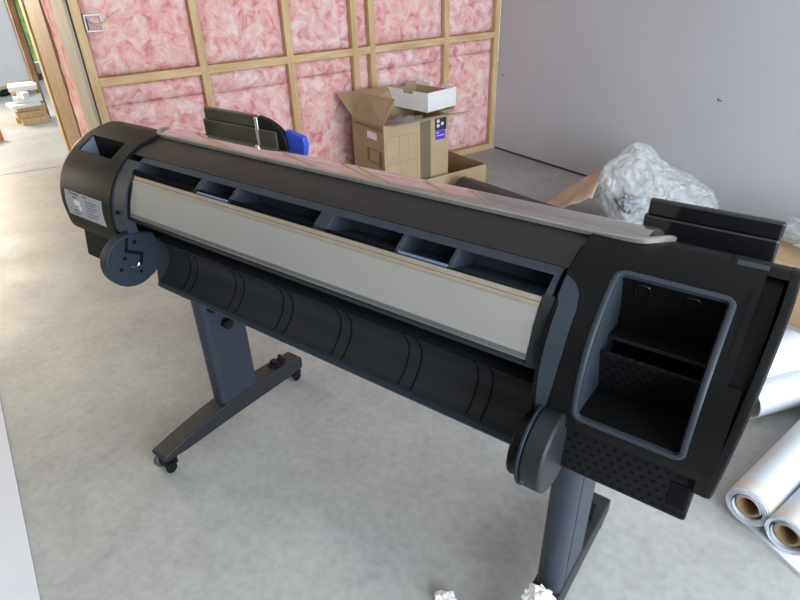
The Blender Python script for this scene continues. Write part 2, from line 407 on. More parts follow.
# cross wall running back into the next space
b = wbox(bm_new(), -2.985, -2.97, .11, 2.10, 0, 2.55); wbox(b, -2.985, -2.93, 2.1, 4.02, 2.2, 2.55)
wl = struct(finish('wall_left', b, 'wrap', base=W(-2.98, 1.1)), 'unlined timber cross wall beside the opening')
def lpost(name, n0, n1, m, proud=.055, z0=0): finish(name, wbox(bm_new(), -2.98 - proud, -2.985, n0, n1, z0, 2.55), m, wl, bevel=.003)
lpost('stud', .02, .30, 'woodgrey', .02); lpost('stud', .302, .50, 'woodgrey', .02)
lpost('stud', .95, 1.42, 'woodbrown', .03); lpost('stud', 1.425, 1.95, 'woodbrown', .03); lpost('stud', 1.955, 2.14, 'wood', .045)
finish('stud', wbox(bm_new(), -2.985, -2.93, 4.02, 4.11, 0, 2.55), 'woodbrown', wl, bevel=.003)
lpost('nog', .50, .95, 'woodbrown', .01, 2.50)
bb = bm_new(); g = []
for i in range(24):
    row = []
    for j in range(90):
        n = .505 + .44 * i / 23; z = .01 + 2.48 * j / 89
        row.append(bb.verts.new(W(-2.996 - .010 * noise.fractal(Vector((n * 6, z * 6, 3)), 1, 2, 4), n, z)))
    g.append(row)
for i in range(23):
    for j in range(89): bb.faces.new((g[i][j], g[i + 1][j], g[i + 1][j + 1], g[i][j + 1]))
finish('insulation_batt', bb, 'pink', wl, smooth=True, ang=80)

# next space: far lining, dark joinery with a view of greenery
FA = Vector((-9.365, 3.492, 0)); FD = (Vector((-9.80, 4.36, 0)) - FA).normalized(); FN = Vector((-FD.y, FD.x, 0))
def F(s, n, z=0): return FA + FD * s + FN * n + Vector((0, 0, z))
def fbox(bm, s0, s1, n0, n1, z0, z1): return box_pts(bm, [F(s0, n0, z0), F(s1, n0, z0), F(s1, n1, z0), F(s0, n1, z0), F(s0, n0, z1), F(s1, n0, z1), F(s1, n1, z1), F(s0, n1, z1)])
b = fbox(bm_new(), -4, .64, 0, .1, .05, 2.55); wf = struct(finish('wall_far', b, 'wallfar'), 'white lined wall at the far end of the next space')
b = fbox(bm_new(), -4, .62, -.02, .1, 0, .05); struct(finish('baseboard_far', b, 'wood'))
b = fbox(bm_new(), .62, .68, -.02, .1, .0, 2.55); struct(finish('trim_2', b, 'wood'))
b = bm_new(); fbox(b, .68, .79, -.01, .07, 0, 2.5); fbox(b, 2.4, 2.5, -.01, .07, 0, 2.5); fbox(b, .79, 2.4, -.01, .07, 0, .08); fbox(b, .79, 2.4, -.01, .07, 2.4, 2.5)
d1 = struct(finish('door_1', b, 'alu', base=F(1.8, 0)), 'dark framed glazed door in the next space')
gl = bpy.data.materials.new('door_glass'); gl.use_nodes = True
g_ = gl.node_tree.nodes['Principled BSDF']; g_.inputs['Transmission Weight'].default_value = 1; g_.inputs['Roughness'].default_value = 0; g_.inputs['IOR'].default_value = 1.02
finish('glass_pane', fbox(bm_new(), .79, 2.4, .025, .031, .08, 2.4), gl, d1)
# hedge outside that door
bb = bm_new(); bmesh.ops.create_icosphere(bb, subdivisions=5, radius=1)
for vv in bb.verts:
    p = vv.co.copy(); k = 1 + .22 * noise.fractal(p * 4, 1, 2, 4); vv.co = F(2.2, 2.2, 1.0) + FD * p.x * 2.2 * k + FN * p.y * .9 * k + Vector((0, 0, p.z * 1.5 * k))
    vv.co.z = max(vv.co.z, -.05)
tag(finish('hedge', bb, mat('sunlit_leaves', (.18, .36, .03), .7, col2=(.62, .78, .16), nscale=5, detail=8, bump=.8, bscale=20), base=F(2.2, 2.2, 0), smooth=True), 'bright green shrubbery seen through the dark framed far door', 'shrub')

# ------------------------------------------------------------------ things in the next space
def rbox(bm, c, lx, ly, lz, ang, tilt=0):
    ca, sa = math.cos(ang), math.sin(ang); P = []
    for dz in (0, lz):
        for ux, uy in ((-1, -1), (1, -1), (1, 1), (-1, 1)):
            x = ux * lx / 2; y = uy * ly / 2
            P.append((c[0] + x * ca - y * sa, c[1] + x * sa + y * ca, c[2] + dz + tilt * x))
    return box_pts(bm, P)
stack = [  # s, n, length, width, bottom, thickness, turn, material, label
    (-3.13, 3.86, .36, .12, .000, .045, .05, 'wood', 'pine offcut lowest in the pile by the opening, on the nearer side'),
    (-3.15, 4.03, .40, .14, .000, .045, -.08, 'wood', 'pine offcut lowest in the pile by the opening, on the farther side'),
    (-3.15, 3.92, .38, .16, .046, .045, .06, 'wood', 'short pine offcut second from the bottom of the pile'),
    (-3.13, 3.93, .36, .13, .092, .040, -.10, 'wood', 'thin pine offcut just below the white boards of the pile'),
    (-3.19, 3.90, .38, .26, .133, .022, .16, 'white', 'white board offcut jutting out left from the middle of the pile'),
    (-3.13, 3.97, .36, .24, .156, .040, -.05, 'white', 'broad white board offcut under the grey strip in the pile'),
    (-3.17, 3.85, .08, .24, .197, .045, .20, 'board', 'narrow grey board strip lying crosswise in the pile'),
    (-3.13, 4.07, .36, .09, .197, .045, .00, 'wood', 'pine block propping up the top board of the pile'),
    (-3.14, 3.99, .36, .28, .243, .035, -.08, 'white', 'topmost white board offcut of the pile'),
]
for (ss, nn_, lx, ly, z, lz, an, mt, lb) in stack:
    z *= 1.38; lz *= 1.38; lx *= .74; ss += .04
    c = W(ss, nn_, z)
    o = finish('timber_offcut', rbox(bm_new(), c, lx, ly, lz, TH + an), mt, base=c, bevel=.002)
    tag(o, lb, 'board', 'offcuts in the next space')
c = (-8.93, 3.40, 0)
t = thing('hand_tool', c, 'small black tool lying on the floor by the far wall', 'tool')
finish('body', rbox(bm_new(), (c[0], c[1], 0), .22, .09, .06, 1.9), 'black', t, bevel=.03)
finish('grip', rbox(bm_new(), (c[0] + .01, c[1] - .01, .0602), .13, .04, .025, 1.9), 'alu', t, bevel=.012)
c = (-6.64, 2.17, 0)
tag(finish('orange_block', rbox(bm_new(), c, .30, .22, .11, .3), 'orange', base=c, bevel=.006), 'orange-red block on the floor at the left picture edge', 'brick')

# ------------------------------------------------------------------ the printer
t = PR = thing('large_format_printer', (-.885, .93, 0), 'long black wide-format printer with silver front panel on two grey legs', 'printer')
Mp = [(.96, 1.032), (.946, 1.03), (.905, 1.022), (.865, 1.013), (.839, 1.002), (.825, .996), (.793, .974), (.779, .959), (.753, .91), (.745, .854), (.746, .806)]
Kp = [(1.085, .972), (1.05, .993), (1.0, 1.018), (.97, 1.030), (.945, 1.0355), (.92, 1.033), (.893, 1.028), (.855, 1.017), (.81, .991), (.766, .948), (.74, .9), (.73, .85), (.732, .80), (.737, .770), (.747, .757)]
K = spline(Kp, 6)
def prof_at_z(prof, z):
    for (y0, z0), (y1, z1) in zip(prof, prof[1:]):
        if (z0 - z) * (z1 - z) <= 0 and z0 != z1 and y0 < .97: return y0 + (y1 - y0) * (z - z0) / (z1 - z0)
def prof_pts(prof, ya, za, zb, off=0, n=14):
    """points of the profile between two heights, pushed out by off, with outward normals"""
    zs = [za + (zb - za) * i / n for i in range(n + 1)]; out = []
    for z in zs:
        y = prof_at_z(prof, z); e = .004; y1 = prof_at_z(prof, z + e) or y; y2 = prof_at_z(prof, z - e) or y
        tv = Vector((0, y1 - y2, 2 * e)).normalized(); nv = Vector((0, -tv.z, tv.y))
        out.append((Vector((0, y, z)) + nv * off, nv))
    return out
def scaled(prof, k, cy=.92, cz=.87): return [(cy + (y - cy) * k, cz + (z - cz) * k) for y, z in prof]
capring = K + [(.80, .750), (.84, .66), (1.10, .66), (1.12, .70), (1.12, .90), (1.105, .945)]

# --- middle body
b = prism(bm_new(), [(.90, .995), (.95, 1.005), (1.08, .965), (1.115, .93), (1.115, .69), (1.09, .65), (.86, .65), (.855, .80), (.86, .90), (.885, .93)], -1.53, -.27)
finish('chassis', b, 'chassis', t, bevel=.004)
# lid
top = [q for q in spline(Mp, 6) if q[0] >= .8385]
lidpoly = top + [(.845, .992), (.90, 1.010), (.96, 1.020)]
finish('top_cover', prism(bm_new(), lidpoly, -1.527, -.2785), 'lid', t, smooth=True)
finish('top_cover_seam', prism(bm_new(), [(y, z - .004) for y, z in top] + [(.845, .985), (.96, 1.01)], -1.5305, -.2760), 'chassis', t, smooth=True)
# pocket rail
rail = prism(bm_new(), [(.8385, 1.0015), (.8385, .9955), (.878, .9955), (.878, .935), (.80, .89), (.770, .935), (.787, .9685), (.80, .979), (.82, .992)], -1.475, -.286)
cuts = []
for x0, x1 in ((-1.467, -1.21), (-1.193, -1.082), (-1.070, -.812), (-.776, -.600), (-.592, -.483), (-.475, -.297)):
    cuts.append(prism(bm_new(), [(.8225, .9915), (.800, 1.03), (.765, .995), (.7895, .9665), (.868, .945), (.868, .984), (.835, .988)], x0, x1))
finish('pocket_rail', cut(rail, cuts), 'blue', t, bevel=.0012)
b = bm_new()
for x0, x1 in ((-1.193, -1.082), (-.592, -.483)):
    finish('pocket_ledge', prism(bm_new(), [(.787, .970), (.791, .9735), (.797, .968), (.792, .960)], x0, x1), MAT['ledge'], t, bevel=.0008)
# silver front panel
pan = [(.785, .9665), (.777, .9545), (.765, .929), (.754, .903), (.7475, .880), (.7445, .868), (.748, .862), (.760, .861), (.80, .91), (.80, .955)]
fp = finish('front_panel', prism(bm_new(), pan, -1.452, -.300), 'silver', t, bevel=.001)
b = prism(bm_new(), [(.7857, .9675), (.7765, .9556), (.7752, .9530), (.7795, .9535), (.788, .964)], -1.452, -.300); finish('edge_trim', b, 'trim', fp)
b = prism(bm_new(), [(.7805, .9612), (.7792, .9596), (.7806, .9580)], -1.452, -.300); finish('trim_groove', b, 'carddark', fp)
b = prism(bm_new(), [(.7462, .8765), (.7435, .8690), (.7440, .8655), (.7490, .8670)], -1.452, -.300); finish('lower_trim', b, mat('bottom_trim', (.20, .21, .21), .3, metal=.6), fp)
endp = [(.790, .972), (.777, .959), (.760, .925), (.748, .890), (.741, .866), (.742, .856), (.752, .850), (.80, .86), (.83, .95)]
finish('panel_end', prism(bm_new(), endp, -1.463, -1.4525), 'body', t, bevel=.002)
finish('panel_end', prism(bm_new(), endp, -.2995, -.2785), 'apron', t, bevel=.002)
# lip under the panel and dark parts in the opening
finish('lower_lip', prism(bm_new(), [(.750, .862), (.746, .858), (.752, .846), (.800, .838), (.83, .85), (.80, .90), (.765, .875)], -1.462, -.286), 'apron', t, bevel=.002)
b = bm_new()
for i in range(7):
    x = -1.40 + i * .172
    finish('media_guide', prism(bm_new(), [(.775, .842), (.80, .842), (.83, .80), (.80, .815), (.785, .828)], x, x + .055), 'black', t, bevel=.002)
b = tube(bm_new(), [(-1.45, .845, .800), (-.30, .845, .800)], .012, 12); finish('feed_roller', b, 'black', t, smooth=True)
# apron (concave lower tray) with pairs of curved ribs
apc = spline([(.806, .772), (.822, .750), (.830, .718), (.820, .686), (.799, .662), (.783, .652)], 5)
apoly = apc + [(.778, .645), (.782, .634), (.83, .632), (.86, .66), (.86, .77), (.822, .776)]
ap = finish('front_apron', prism(bm_new(), apoly, -1.462, -.303), 'apron', t, smooth=True, ang=30)
for i, x in enumerate((-1.335, -1.10, -.985 + .03, -.755, -.555, -.40)):
    pass
for x in (-1.360, -1.327, -1.165, -1.132, -.985, -.952, -.795, -.762, -.600, -.567, -.430, -.397):
    b = bm_new(); nrm = []
    path = [(x, y, z) for y, z in apc]
    for i, (y, z) in enumerate(apc):
        a0 = apc[max(i - 1, 0)]; a1 = apc[min(i + 1, len(apc) - 1)]
        tv = Vector((0, a1[0] - a0[0], a1[1] - a0[1])).normalized(); nrm.append(Vector((0, tv.z, -tv.y)))
    nrm = [n if n.y < 0 else -n for n in nrm]
    sweep(b, path, [(-.0017, -.001), (.0017, -.001), (.0017, .0009), (-.0017, .0009)], nrm)
    finish('groove', b, 'chassis', ap)
for x0, x1 in ((-1.4655, -1.4605), (-.3045, -.2995)):
    finish('apron_end', prism(bm_new(), [(.781, .632), (.779, .652), (.786, .700), (.797, .745), (.803, .776), (.86, .776), (.86, .632)], x0, x1), 'apron', ap, bevel=.001)
finish('apron_lip', prism(bm_new(), [(.7825, .6525), (.776, .650), (.772, .640), (.778, .630), (.83, .626), (.83, .6315), (.783, .635)], -1.462, -.303), 'disc', t, bevel=.0015)
# slate end pieces beside the silver panel
KX = spline(Kp[4:-1] + [(.755, .735), (.775, .695)], 6)
def patch(rows, off, thick, m, name, parent, xstep=6):
    """panel lying on the cap profile; rows are (z, x_left, x_right) from the top down"""
    bm = bm_new(); zs = [r[0] for r in rows]; top = []; bot = []
    for z, xa, xb in rows:
        y = prof_at_z(KX, z); y1 = prof_at_z(KX, z + .003) or y; y2 = prof_at_z(KX, z - .003) or y
        tv = Vector((0, y1 - y2, .006)).normalized(); nv = Vector((0, -tv.z, tv.y))
        q = Vector((0, y, z))
        top.append([q + nv * off + Vector((xa + (xb - xa) * k / xstep, 0, 0)) for k in range(xstep + 1)])
        bot.append([q - nv * thick + Vector((xa + (xb - xa) * k / xstep, 0, 0)) for k in range(xstep + 1)])
    loft_rings = [t_ + b_[::-1] for t_, b_ in zip(top, bot)]
    return finish(name, loft(bm, loft_rings), m, parent, smooth=True, ang=40)
def interp(tab, z):
    for (z0, a), (z1, c) in zip(tab, tab[1:]):
        if z0 >= z >= z1: return a + (c - a) * (z0 - z) / (z0 - z1)
    return tab[-1][1]
XR = [(1.0, -.279), (.998, -.271), (.994, -.258), (.984, -.2455), (.964, -.2395), (.90, -.240), (.85, -.2435), (.772, -.2555), (.70, -.262)]
rows = lambda e, xl: [(z, (xl if z > .97 else xl + .006) - e, interp(XR, z) + e) for z in [.9995, .998, .996, .994, .990, .984, .975] + [.965 - .0125 * k for k in range(22)]]
patch(rows(.0018, -.2755), .0004, .02, 'chassis', 'hinge_seam', t)
patch(rows(0, -.2755), .0014, .02, 'blue', 'hinge_cover', t)
patch([(z, -1.5280, -1.4645) for z in [.996, .99] + [.985 - .0125 * k for k in range(15)]], -.003, .03, 'blue', 'hinge_cover', t)
b = bm_new()
for x, z, r in ((-1.497, .872, .0055), (-1.492, .815, .004), (-1.488, .797, .006)):
    y = prof_at_z(KX, z) - .0005
    finish('screw_hole', tube(bm_new(), [(x, y - .0012, z), (x, y + .004, z)], r, 14), 'chassis', t)

# --- end caps
def cap(x0, x1, outer, cutters, end=.012):
    secs = []
    sgn = 1 if x1 > x0 else -1
    stations = [(x0, 1.0), (x1 - sgn * end, 1.0), (x1 - sgn * end * .35, .994), (x1, .982)] if outer else [(x0, 1.0), (x1, 1.0)]
    for x, k in stations: secs.append([(x, y, z) for y, z in scaled(capring, k)])
    bm = loft(bm_new(), secs)
    return cut(bm, cutters) if cutters else bm
# left cap and its hand recess
lc = cap(-1.530, -1.803, True, [prism(bm_new(), [(.858, 1.05), (.790, 1.02), (.806, .985), (.835, .935), (.862, .938)], -1.757, -1.585)])
cl = finish('end_cap', lc, 'body', t, smooth=True, ang=30)
def rim(x0, x1, za, zb, prof, w, h, m, parent, name='recess_rim', r=.014):
    """rounded rectangular frame lying on a profile surface (x and arc length along the profile)"""
    up = prof_pts(prof, 0, za, zb, 0.0, 60)           # top down
    acc = [0.0]
    for (p, _), (q, _) in zip(up, up[1:]): acc.append(acc[-1] + (q - p).length)
    U = acc[-1]
    def at(u):
        u = max(0, min(U, u))
        for i in range(len(acc) - 1):
            if acc[i] <= u <= acc[i + 1] + 1e-9:
                f = (u - acc[i]) / max(1e-9, acc[i + 1] - acc[i]); return up[i][0].lerp(up[i + 1][0], f), up[i][1].lerp(up[i + 1][1], f)
    uv = []
    for cx, cu, a0 in ((x1 - r, r, -90), (x1 - r, U - r, 0), (x0 + r, U - r, 90), (x0 + r, r, 180)):
        for k in range(9):
            a = R_(a0 + 90 * k / 8); uv.append((cx + r * math.cos(a), cu + r * math.sin(a)))
    full = []
    for i, q in enumerate(uv):
        w_ = uv[(i + 1) % len(uv)]; d_ = math.hypot(w_[0] - q[0], w_[1] - q[1]); n = max(1, int(d_ / .012))
        for k in range(n): full.append((q[0] + (w_[0] - q[0]) * k / n, q[1] + (w_[1] - q[1]) * k / n))
    pts, nr = [], []
    for x, u in full:
        p, n = at(u); pts.append(Vector((x, p.y, p.z))); nr.append(n)
    b = sweep(bm_new(), pts, [(-w, -.006), (w, -.006), (w, h * .5), (w * .6, h), (-w * .4, h), (-w, h * .4)], nr, closed=True)
    return finish(name, b, m, parent, smooth=True, ang=50)
finish('recess_edge', prism(bm_new(), [(.857, 1.0185), (.806, .989), (.803, .980), (.835, .945), (.862, .945)], -1.5855, -1.5815), 'blue', cl)
finish('recess_side', prism(bm_new(), [(.857, 1.0165), (.808, .9875), (.836, .938), (.86, .94)], -1.7565, -1.754), mat('lit_slate', (.10, .13, .17), .45), cl)  # paler slate, daylight on this side painted into the colour
# right cap with the deep card pocket
rc = cap(-.2765, -.012, False, [prism(bm_new(), [(.8455, 1.03), (.70, 1.03), (.70, .803), (.735, .803), (.86, .792), (.885, .83), (.885, .93), (.862, 1.0)], -.202, -.042)])
cr_ = finish('end_cap', rc, 'body', t, smooth=True, ang=30)
rim(-.2045, -.0385, 1.0145, .7985, K, .0045, .0028, 'blue', cr_)
# pocket lining: light on the left side put into its slate colour
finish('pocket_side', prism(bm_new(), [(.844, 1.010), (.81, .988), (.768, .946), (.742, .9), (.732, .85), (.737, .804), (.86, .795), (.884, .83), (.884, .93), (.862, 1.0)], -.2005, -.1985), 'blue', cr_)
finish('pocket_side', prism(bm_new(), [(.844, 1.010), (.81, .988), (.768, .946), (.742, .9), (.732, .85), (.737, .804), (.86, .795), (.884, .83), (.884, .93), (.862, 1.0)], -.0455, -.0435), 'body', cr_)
finish('pocket_floor', prism(bm_new(), [(.737, .8055), (.737, .8035), (.86, .793), (.86, .7965)], -.1985, -.0455), 'body', cr_)
finish('pocket_shelf', prism(bm_new(), [(.835, .905), (.832, .899), (.884, .890), (.884, .897)], -.1985, -.0455), 'black', cr_, bevel=.001)
pl_ = finish('perforated_plate', prism(bm_new(), [(.806, .893), (.802, .890), (.832, .800), (.838, .800)], -.1985, -.0455), 'vent', cr_, bevel=.001)
for x in (-.166, -.092):
    b = bm_new()
    pa = spline([(x - .011, .8735, .965), (x - .011, .8665, .986), (x - .006, .8645, .992), (x + .006, .8645, .992), (x + .011, .8665, .986), (x + .011, .8735, .965)], 4)
    tube(b, [(p[0], p[1] - .001, p[2]) for p in pa], .0012, 6); finish('clip_outline', b, 'gloss', cr_)
# seam lines, slot and end plate on the right end
def strip(x0, x1, za, zb, off, thick, m, name, parent, prof=K, n=16):
    b = bm_new(); pp = prof_pts(prof, 0, za, zb, off, n)
    poly = [(p.y, p.z) for p, _ in pp] + [((p - nv * thick).y, (p - nv * thick).z) for p, nv in reversed(pp)]
    return finish(name, prism(b, poly, x0, x1), m, parent, smooth=True, ang=40)
strip(-.0235, -.0220, 1.026, .958, .0006, .004, 'chassis', 'seam', cr_)
strip(-.0235, -.012, .958, .9565, .0006, .004, 'chassis', 'seam', cr_)
strip(-.2785, -.2750, 1.026, .985, .0004, .004, 'chassis', 'seam', cr_)
finish('slot', prism(bm_new(), scaled(capring, .955), -.012, .012), 'chassis', cr_)
ring2 = K[:-6] + [(.736, .785), (.739, .755), (.744, .734), (.754, .726), (.80, .722), (.84, .66), (1.10, .66), (1.12, .70), (1.12, .90), (1.105, .945)]
secs = [[(x + .017 * max(0, min(1, (z - .74) / .28)), y, z) for y, z in scaled(ring2, k)] for x, k in ((.0, 1.0), (.006, 1.0), (.011, .994), (.014, .975))]
finish('end_plate', loft(bm_new(), secs), 'body', t, smooth=True, ang=30)
finish('slot_filler', prism(bm_new(), [q for q in scaled(ring2, .998) if q[1] < .935 and q[0] < 1.0] + [(1.0, .67), (1.0, .93)], -.0125, .0055), 'body', cr_, smooth=True)
finish('slot_filler', prism(bm_new(), [q for q in scaled(K, .998) if q[0] > .915] + [(.915, 1.0), (1.05, .95)][::-1], -.0125, .0165), 'body', cr_, smooth=True)
b = box_pts(bm_new(), [(-.055, .928, 1.030), (-.012, .928, 1.030), (-.012, .942, 1.032), (-.055, .942, 1.032), (-.055, .928, 1.0352), (-.012, .928, 1.0352), (-.012, .942, 1.0368), (-.055, .942, 1.0368)])
finish('latch', b, 'blue', cr_, bevel=.001)
b = box_pts(bm_new(), [(-.063, .918, 1.028), (-.0595, .918, 1.028), (-.0595, .955, 1.032), (-.063, .955, 1.032), (-.063, .918, 1.0335), (-.0595, .918, 1.0335), (-.0595, .955, 1.0385), (-.063, .955, 1.0385)])
finish('latch_seam', b, 'chassis', cr_)
# rating label on the left cap
lb = strip(-1.770, -1.572, .888, .814, .0012, .003, 'label', 'rating_label', cl)
for x0, x1, za, zb, m in ((-1.735, -1.690, .884, .880, 'ink'), (-1.67, -1.65, .884, .880, 'ink'), (-1.745, -1.739, .886, .879, 'ink'), (-1.725, -1.705, .875, .871, 'ink'), (-1.72, -1.69, .866, .850, 'pale'),
                          (-1.70, -1.685, .849, .838, 'pale'), (-1.735, -1.70, .836, .834, 'ink'), (-1.735, -1.69, .829, .827, 'ink'), (-1.735, -1.71, .823, .821, 'ink'), (-1.66, -1.60, .872, .870, 'ink'),
                          (-1.66, -1.61, .864, .862, 'ink'), (-1.66, -1.60, .856, .854, 'ink'), (-1.66, -1.62, .848, .846, 'ink'), (-1.66, -1.60, .838, .836, 'ink'), (-1.66, -1.61, .829, .827, 'ink')):
    strip(x0, x1, za, zb, .0018, .001, m, 'print', lb, n=3)
# lower perforated boxes
for x0, x1 in ((-1.775, -1.535), (-.225, -.010)):
    vb = finish('vent_panel', prism(bm_new(), [(.758, .785), (.742, .672), (.750, .664), (.80, .660), (1.0, .660), (1.0, .785)], x0, x1), 'vent', t, bevel=.005)
    if x0 > -1:
        finish('socket_recess', box_pts(bm_new(), [(-.042, .7432, .692), (-.018, .7432, .692), (-.018, .76, .69), (-.042, .76, .69), (-.042, .7490, .735), (-.018, .7490, .735), (-.018, .77, .735), (-.042, .77, .735)]), 'chassis', vb)
# window and its trim
wy = [(.934, 1.0352), (.955, 1.0362), (.98, 1.0352), (1.005, 1.0312), (1.03, 1.0228), (1.05, 1.0130), (1.07, 1.001), (1.10, .980)]
ws = spline(wy, 5)
win = finish('window_cover', prism(bm_new(), ws + [(1.09, .975), (.95, 1.02)], -1.545, -.192), 'window', t, smooth=True, ang=30)
path = [(-1.562, .985, 1.033), (-1.561, .972, 1.0355), (-1.558, .960, 1.0375), (-1.550, .945, 1.035), (-1.535, .934, 1.0325)]
path = spline(path, 4) + [(-1.50 + k * .13, .9315, 1.0315) for k in range(10)]
path += spline([(-.285, .9295, 1.0325), (-.235, .928, 1.0355), (-.200, .930, 1.037), (-.180, .940, 1.0385), (-.167, .955, 1.0378), (-.161, .972, 1.0330), (-.159, .985, 1.0275)], 4)
sec = [(-.0052, -.004), (.0052, -.004), (.0052, .0036), (.002, .0056), (-.002, .0056), (-.0052, .0036)]
finish('window_trim', sweep(bm_new(), path, sec), 'lip', t, smooth=True, ang=40)
# pivot discs of the media bin
def disc(x0, x1, cy, cz, r, m, flat=None):
    poly = []
    for k in range(56):
        a = 2 * math.pi * k / 56; y = cy + r * math.cos(a); z = cz + r * math.sin(a)
        if flat: y = min(y, cy + flat)
        poly.append((y, z))
    return prism(bm_new(), poly, x0, x1)
pp_ = []
for k in range(40):
    a = R_(85 + 215 * k / 39); pp_.append((.722 + .079 * math.cos(a), .742 + .076 * math.sin(a)))
pp_ += [(.775, .680), (.794, .700), (.800, .735), (.806, .775), (.800, .800), (.765, .812)]
dl = finish('pivot_disc', prism(bm_new(), pp_, -1.492, -1.460), 'disc', t, smooth=True, ang=30, bevel=.004)
b = prism(bm_new(), [(.717, .812), (.704, .774), (.7445, .7495), (.735, .724), (.744, .721), (.757, .754), (.7145, .780), (.7255, .810)], -1.4605, -1.4592)
finish('slot', b, 'chassis', dl)
b = bm_new()
for y, z in ((.739, .792), (.682, .730), (.735, .703), (.700, .757)): finish('screw_hole', tube(bm_new(), [(-1.4605, y, z), (-1.4591, y, z)], .0055, 14), 'chassis', dl)
b = bm_new(); pth = [(-1.4586, .724 + .012 * math.cos(a), .733 + .010 * math.sin(a)) for a in [math.pi * (1.1 + .8 * k / 8) for k in range(9)]]
tube(b, pth, .0016, 6); finish('metal_clip', b, 'chrome', dl)
dr = finish('pivot_disc', disc(-.2555, -.216, .722, .722, .076, 'disc', .06), 'apron', t, smooth=True, ang=30, bevel=.005)
finish('disc_rim', disc(-.2600, -.2550, .722, .722, .078, 'disc', .06), 'disc', dr, smooth=True, ang=30, bevel=.001)
finish('inner_hub', disc(-.284, -.2595, .722, .712, .060, 'disc'), 'black', dr, smooth=True, ang=30, bevel=.004)
finish('disc_mark', box(bm_new(), -.248, -.243, .6475, .6490, .695, .701), 'wheel', dr)
# rear roll housings
def housing(x0, x1, y0, y1, z0, z1, r, parent, name, m='gloss', seg=8):
    P = []
    for cx, cy, a0 in ((x1 - r, y1 - r, 0), (x0 + r, y1 - r, 90), (x0 + r, y0 + r, 180), (x1 - r, y0 + r, 270)):
        for k in range(seg + 1):
            a = R_(a0 + 90 * k / seg); P.append((cx + r * math.cos(a), cy + r * math.sin(a)))
    return finish(name, loft(bm_new(), [[(x, y, z) for x, y in P] for z in (z0, z1)]), m, parent, smooth=True, ang=50, bevel=.0035)
rb = housing(-.2365, -.0110, 1.092, 1.112, .70, 1.018, .0085, t, 'roll_housing')
housing(-.2315, -.0105, 1.0945, 1.1095, 1.0185, 1.049, .007, rb, 'housing_lid')
rb = housing(-1.556, -1.235, 1.100, 1.126, .70, 1.040, .008, t, 'roll_housing', 'reflect_tint')
housing(-1.548, -1.322, 1.103, 1.123, 1.0405, 1.074, .008, rb, 'housing_lid', 'reflect_tint')
sl = [(-1.312, 1.0405), (-1.312, 1.0735), (-1.275, 1.068), (-1.245, 1.057), (-1.222, 1.043), (-1.207, 1.024), (-1.203, .99), (-1.236, .99), (-1.236, 1.0405)]
b = loft(bm_new(), [[(x, y, z) for x, z in sl] for y in (1.104, 1.125)]); finish('curved_end', b, 'black', rb, bevel=.003, smooth=True)
housing(-1.318, -1.305, 1.0985, 1.112, .96, 1.0715, .004, rb, 'bright_band', 'chrome')
sl = [(-1.214, .98), (-1.214, 1.044), (-1.206, 1.044), (-1.148, 1.033), (-1.143, 1.010), (-1.150, .98)]
b = loft(bm_new(), [[(x, y, z) for x, z in sl] for y in (1.115, 1.135)]); finish('blue_lever', b, 'bluehub', t, bevel=.004)

# --- legs and feet
def leg(xc, side):
    lg = []
    # rounded D post: round towards the front
    P = []
    for k in range(13):
        a = R_(180 + 180 * k / 12); P.append((xc + .031 * math.cos(a), .893 + .024 * math.sin(a)))
    P += [(xc + .031, 1.025), (xc - .031, 1.025)]
    lo = finish('leg', loft(bm_new(), [[(x, y, z) for x, y in P] for z in (.085, .655)]), 'leg', t, smooth=True, ang=40)
    if side > 0: finish('leg_seam', box(bm_new(), xc + .0300, xc + .0316, .903, .906, .10, .64), 'chassis', lo)
    if side < 0:
        b = tube(bm_new(), [(xc + .030, .948, .425), (xc + .056, .948, .425)], .017, 18); finish('knob', b, 'black', lo, smooth=True, bevel=.002)
        b = tube(bm_new(), [(xc + .030, .905, .500), (xc + .046, .905, .500)], .012, 16); finish('bolt', b, 'black', lo, smooth=True)
    # foot: humped beam
    prof = [(.625, .060), (.618, .070), (.622, .082), (.70, .098), (.80, .113), (.90, .122), (.96, .124), (1.05, .120), (1.15, .112), (1.245, .104), (1.252, .095), (1.252, .058), (1.245, .05), (1.18, .046), (.93, .052), (.70, .052)]
    fo = finish('foot', prism(bm_new(), prof, xc - .036, xc + .036), 'foot', t, bevel=.006)
    for y in (.640, 1.222):
        b = tube(bm_new(), [(xc - .040, y, .0245), (xc - .022, y, .0245)], .0245, 24); finish('caster_wheel', b, 'wheel', fo, smooth=True, bevel=.003)
        b = tube(bm_new(), [(xc + .0205, y, .019), (xc + .030, y, .019)], .019, 24); finish('caster_wheel', b, 'black', fo, smooth=True, bevel=.003)
        finish('caster_fork', box(bm_new(), xc - .0215, xc + .0215, y - .014, y + .03, .018, .062), 'black', fo, bevel=.003)
    b = box(bm_new(), xc - .012, xc + .012, 1.12, 1.19, .112, .122); box(b, xc - .004, xc + .004, 1.165, 1.178, .120, .145); box(b, xc - .018, xc + .018, 1.135, 1.155, .115, .132)
    finish('brake_lever', b, 'black', fo, bevel=.002)
    return lo
leg(-1.465, -1); leg(-.240, 1)
finish('cross_beam', box(bm_new(), -1.45, -.26, 1.05, 1.09, .56, .63), 'foot', t, bevel=.004)
finish('leg_bracket', box(bm_new(), -1.50, -1.43, .88, 1.06, .62, .66), 'black', t)
finish('leg_bracket', box(bm_new(), -.275, -.205, .88, 1.06, .62, .665), 'black', t)

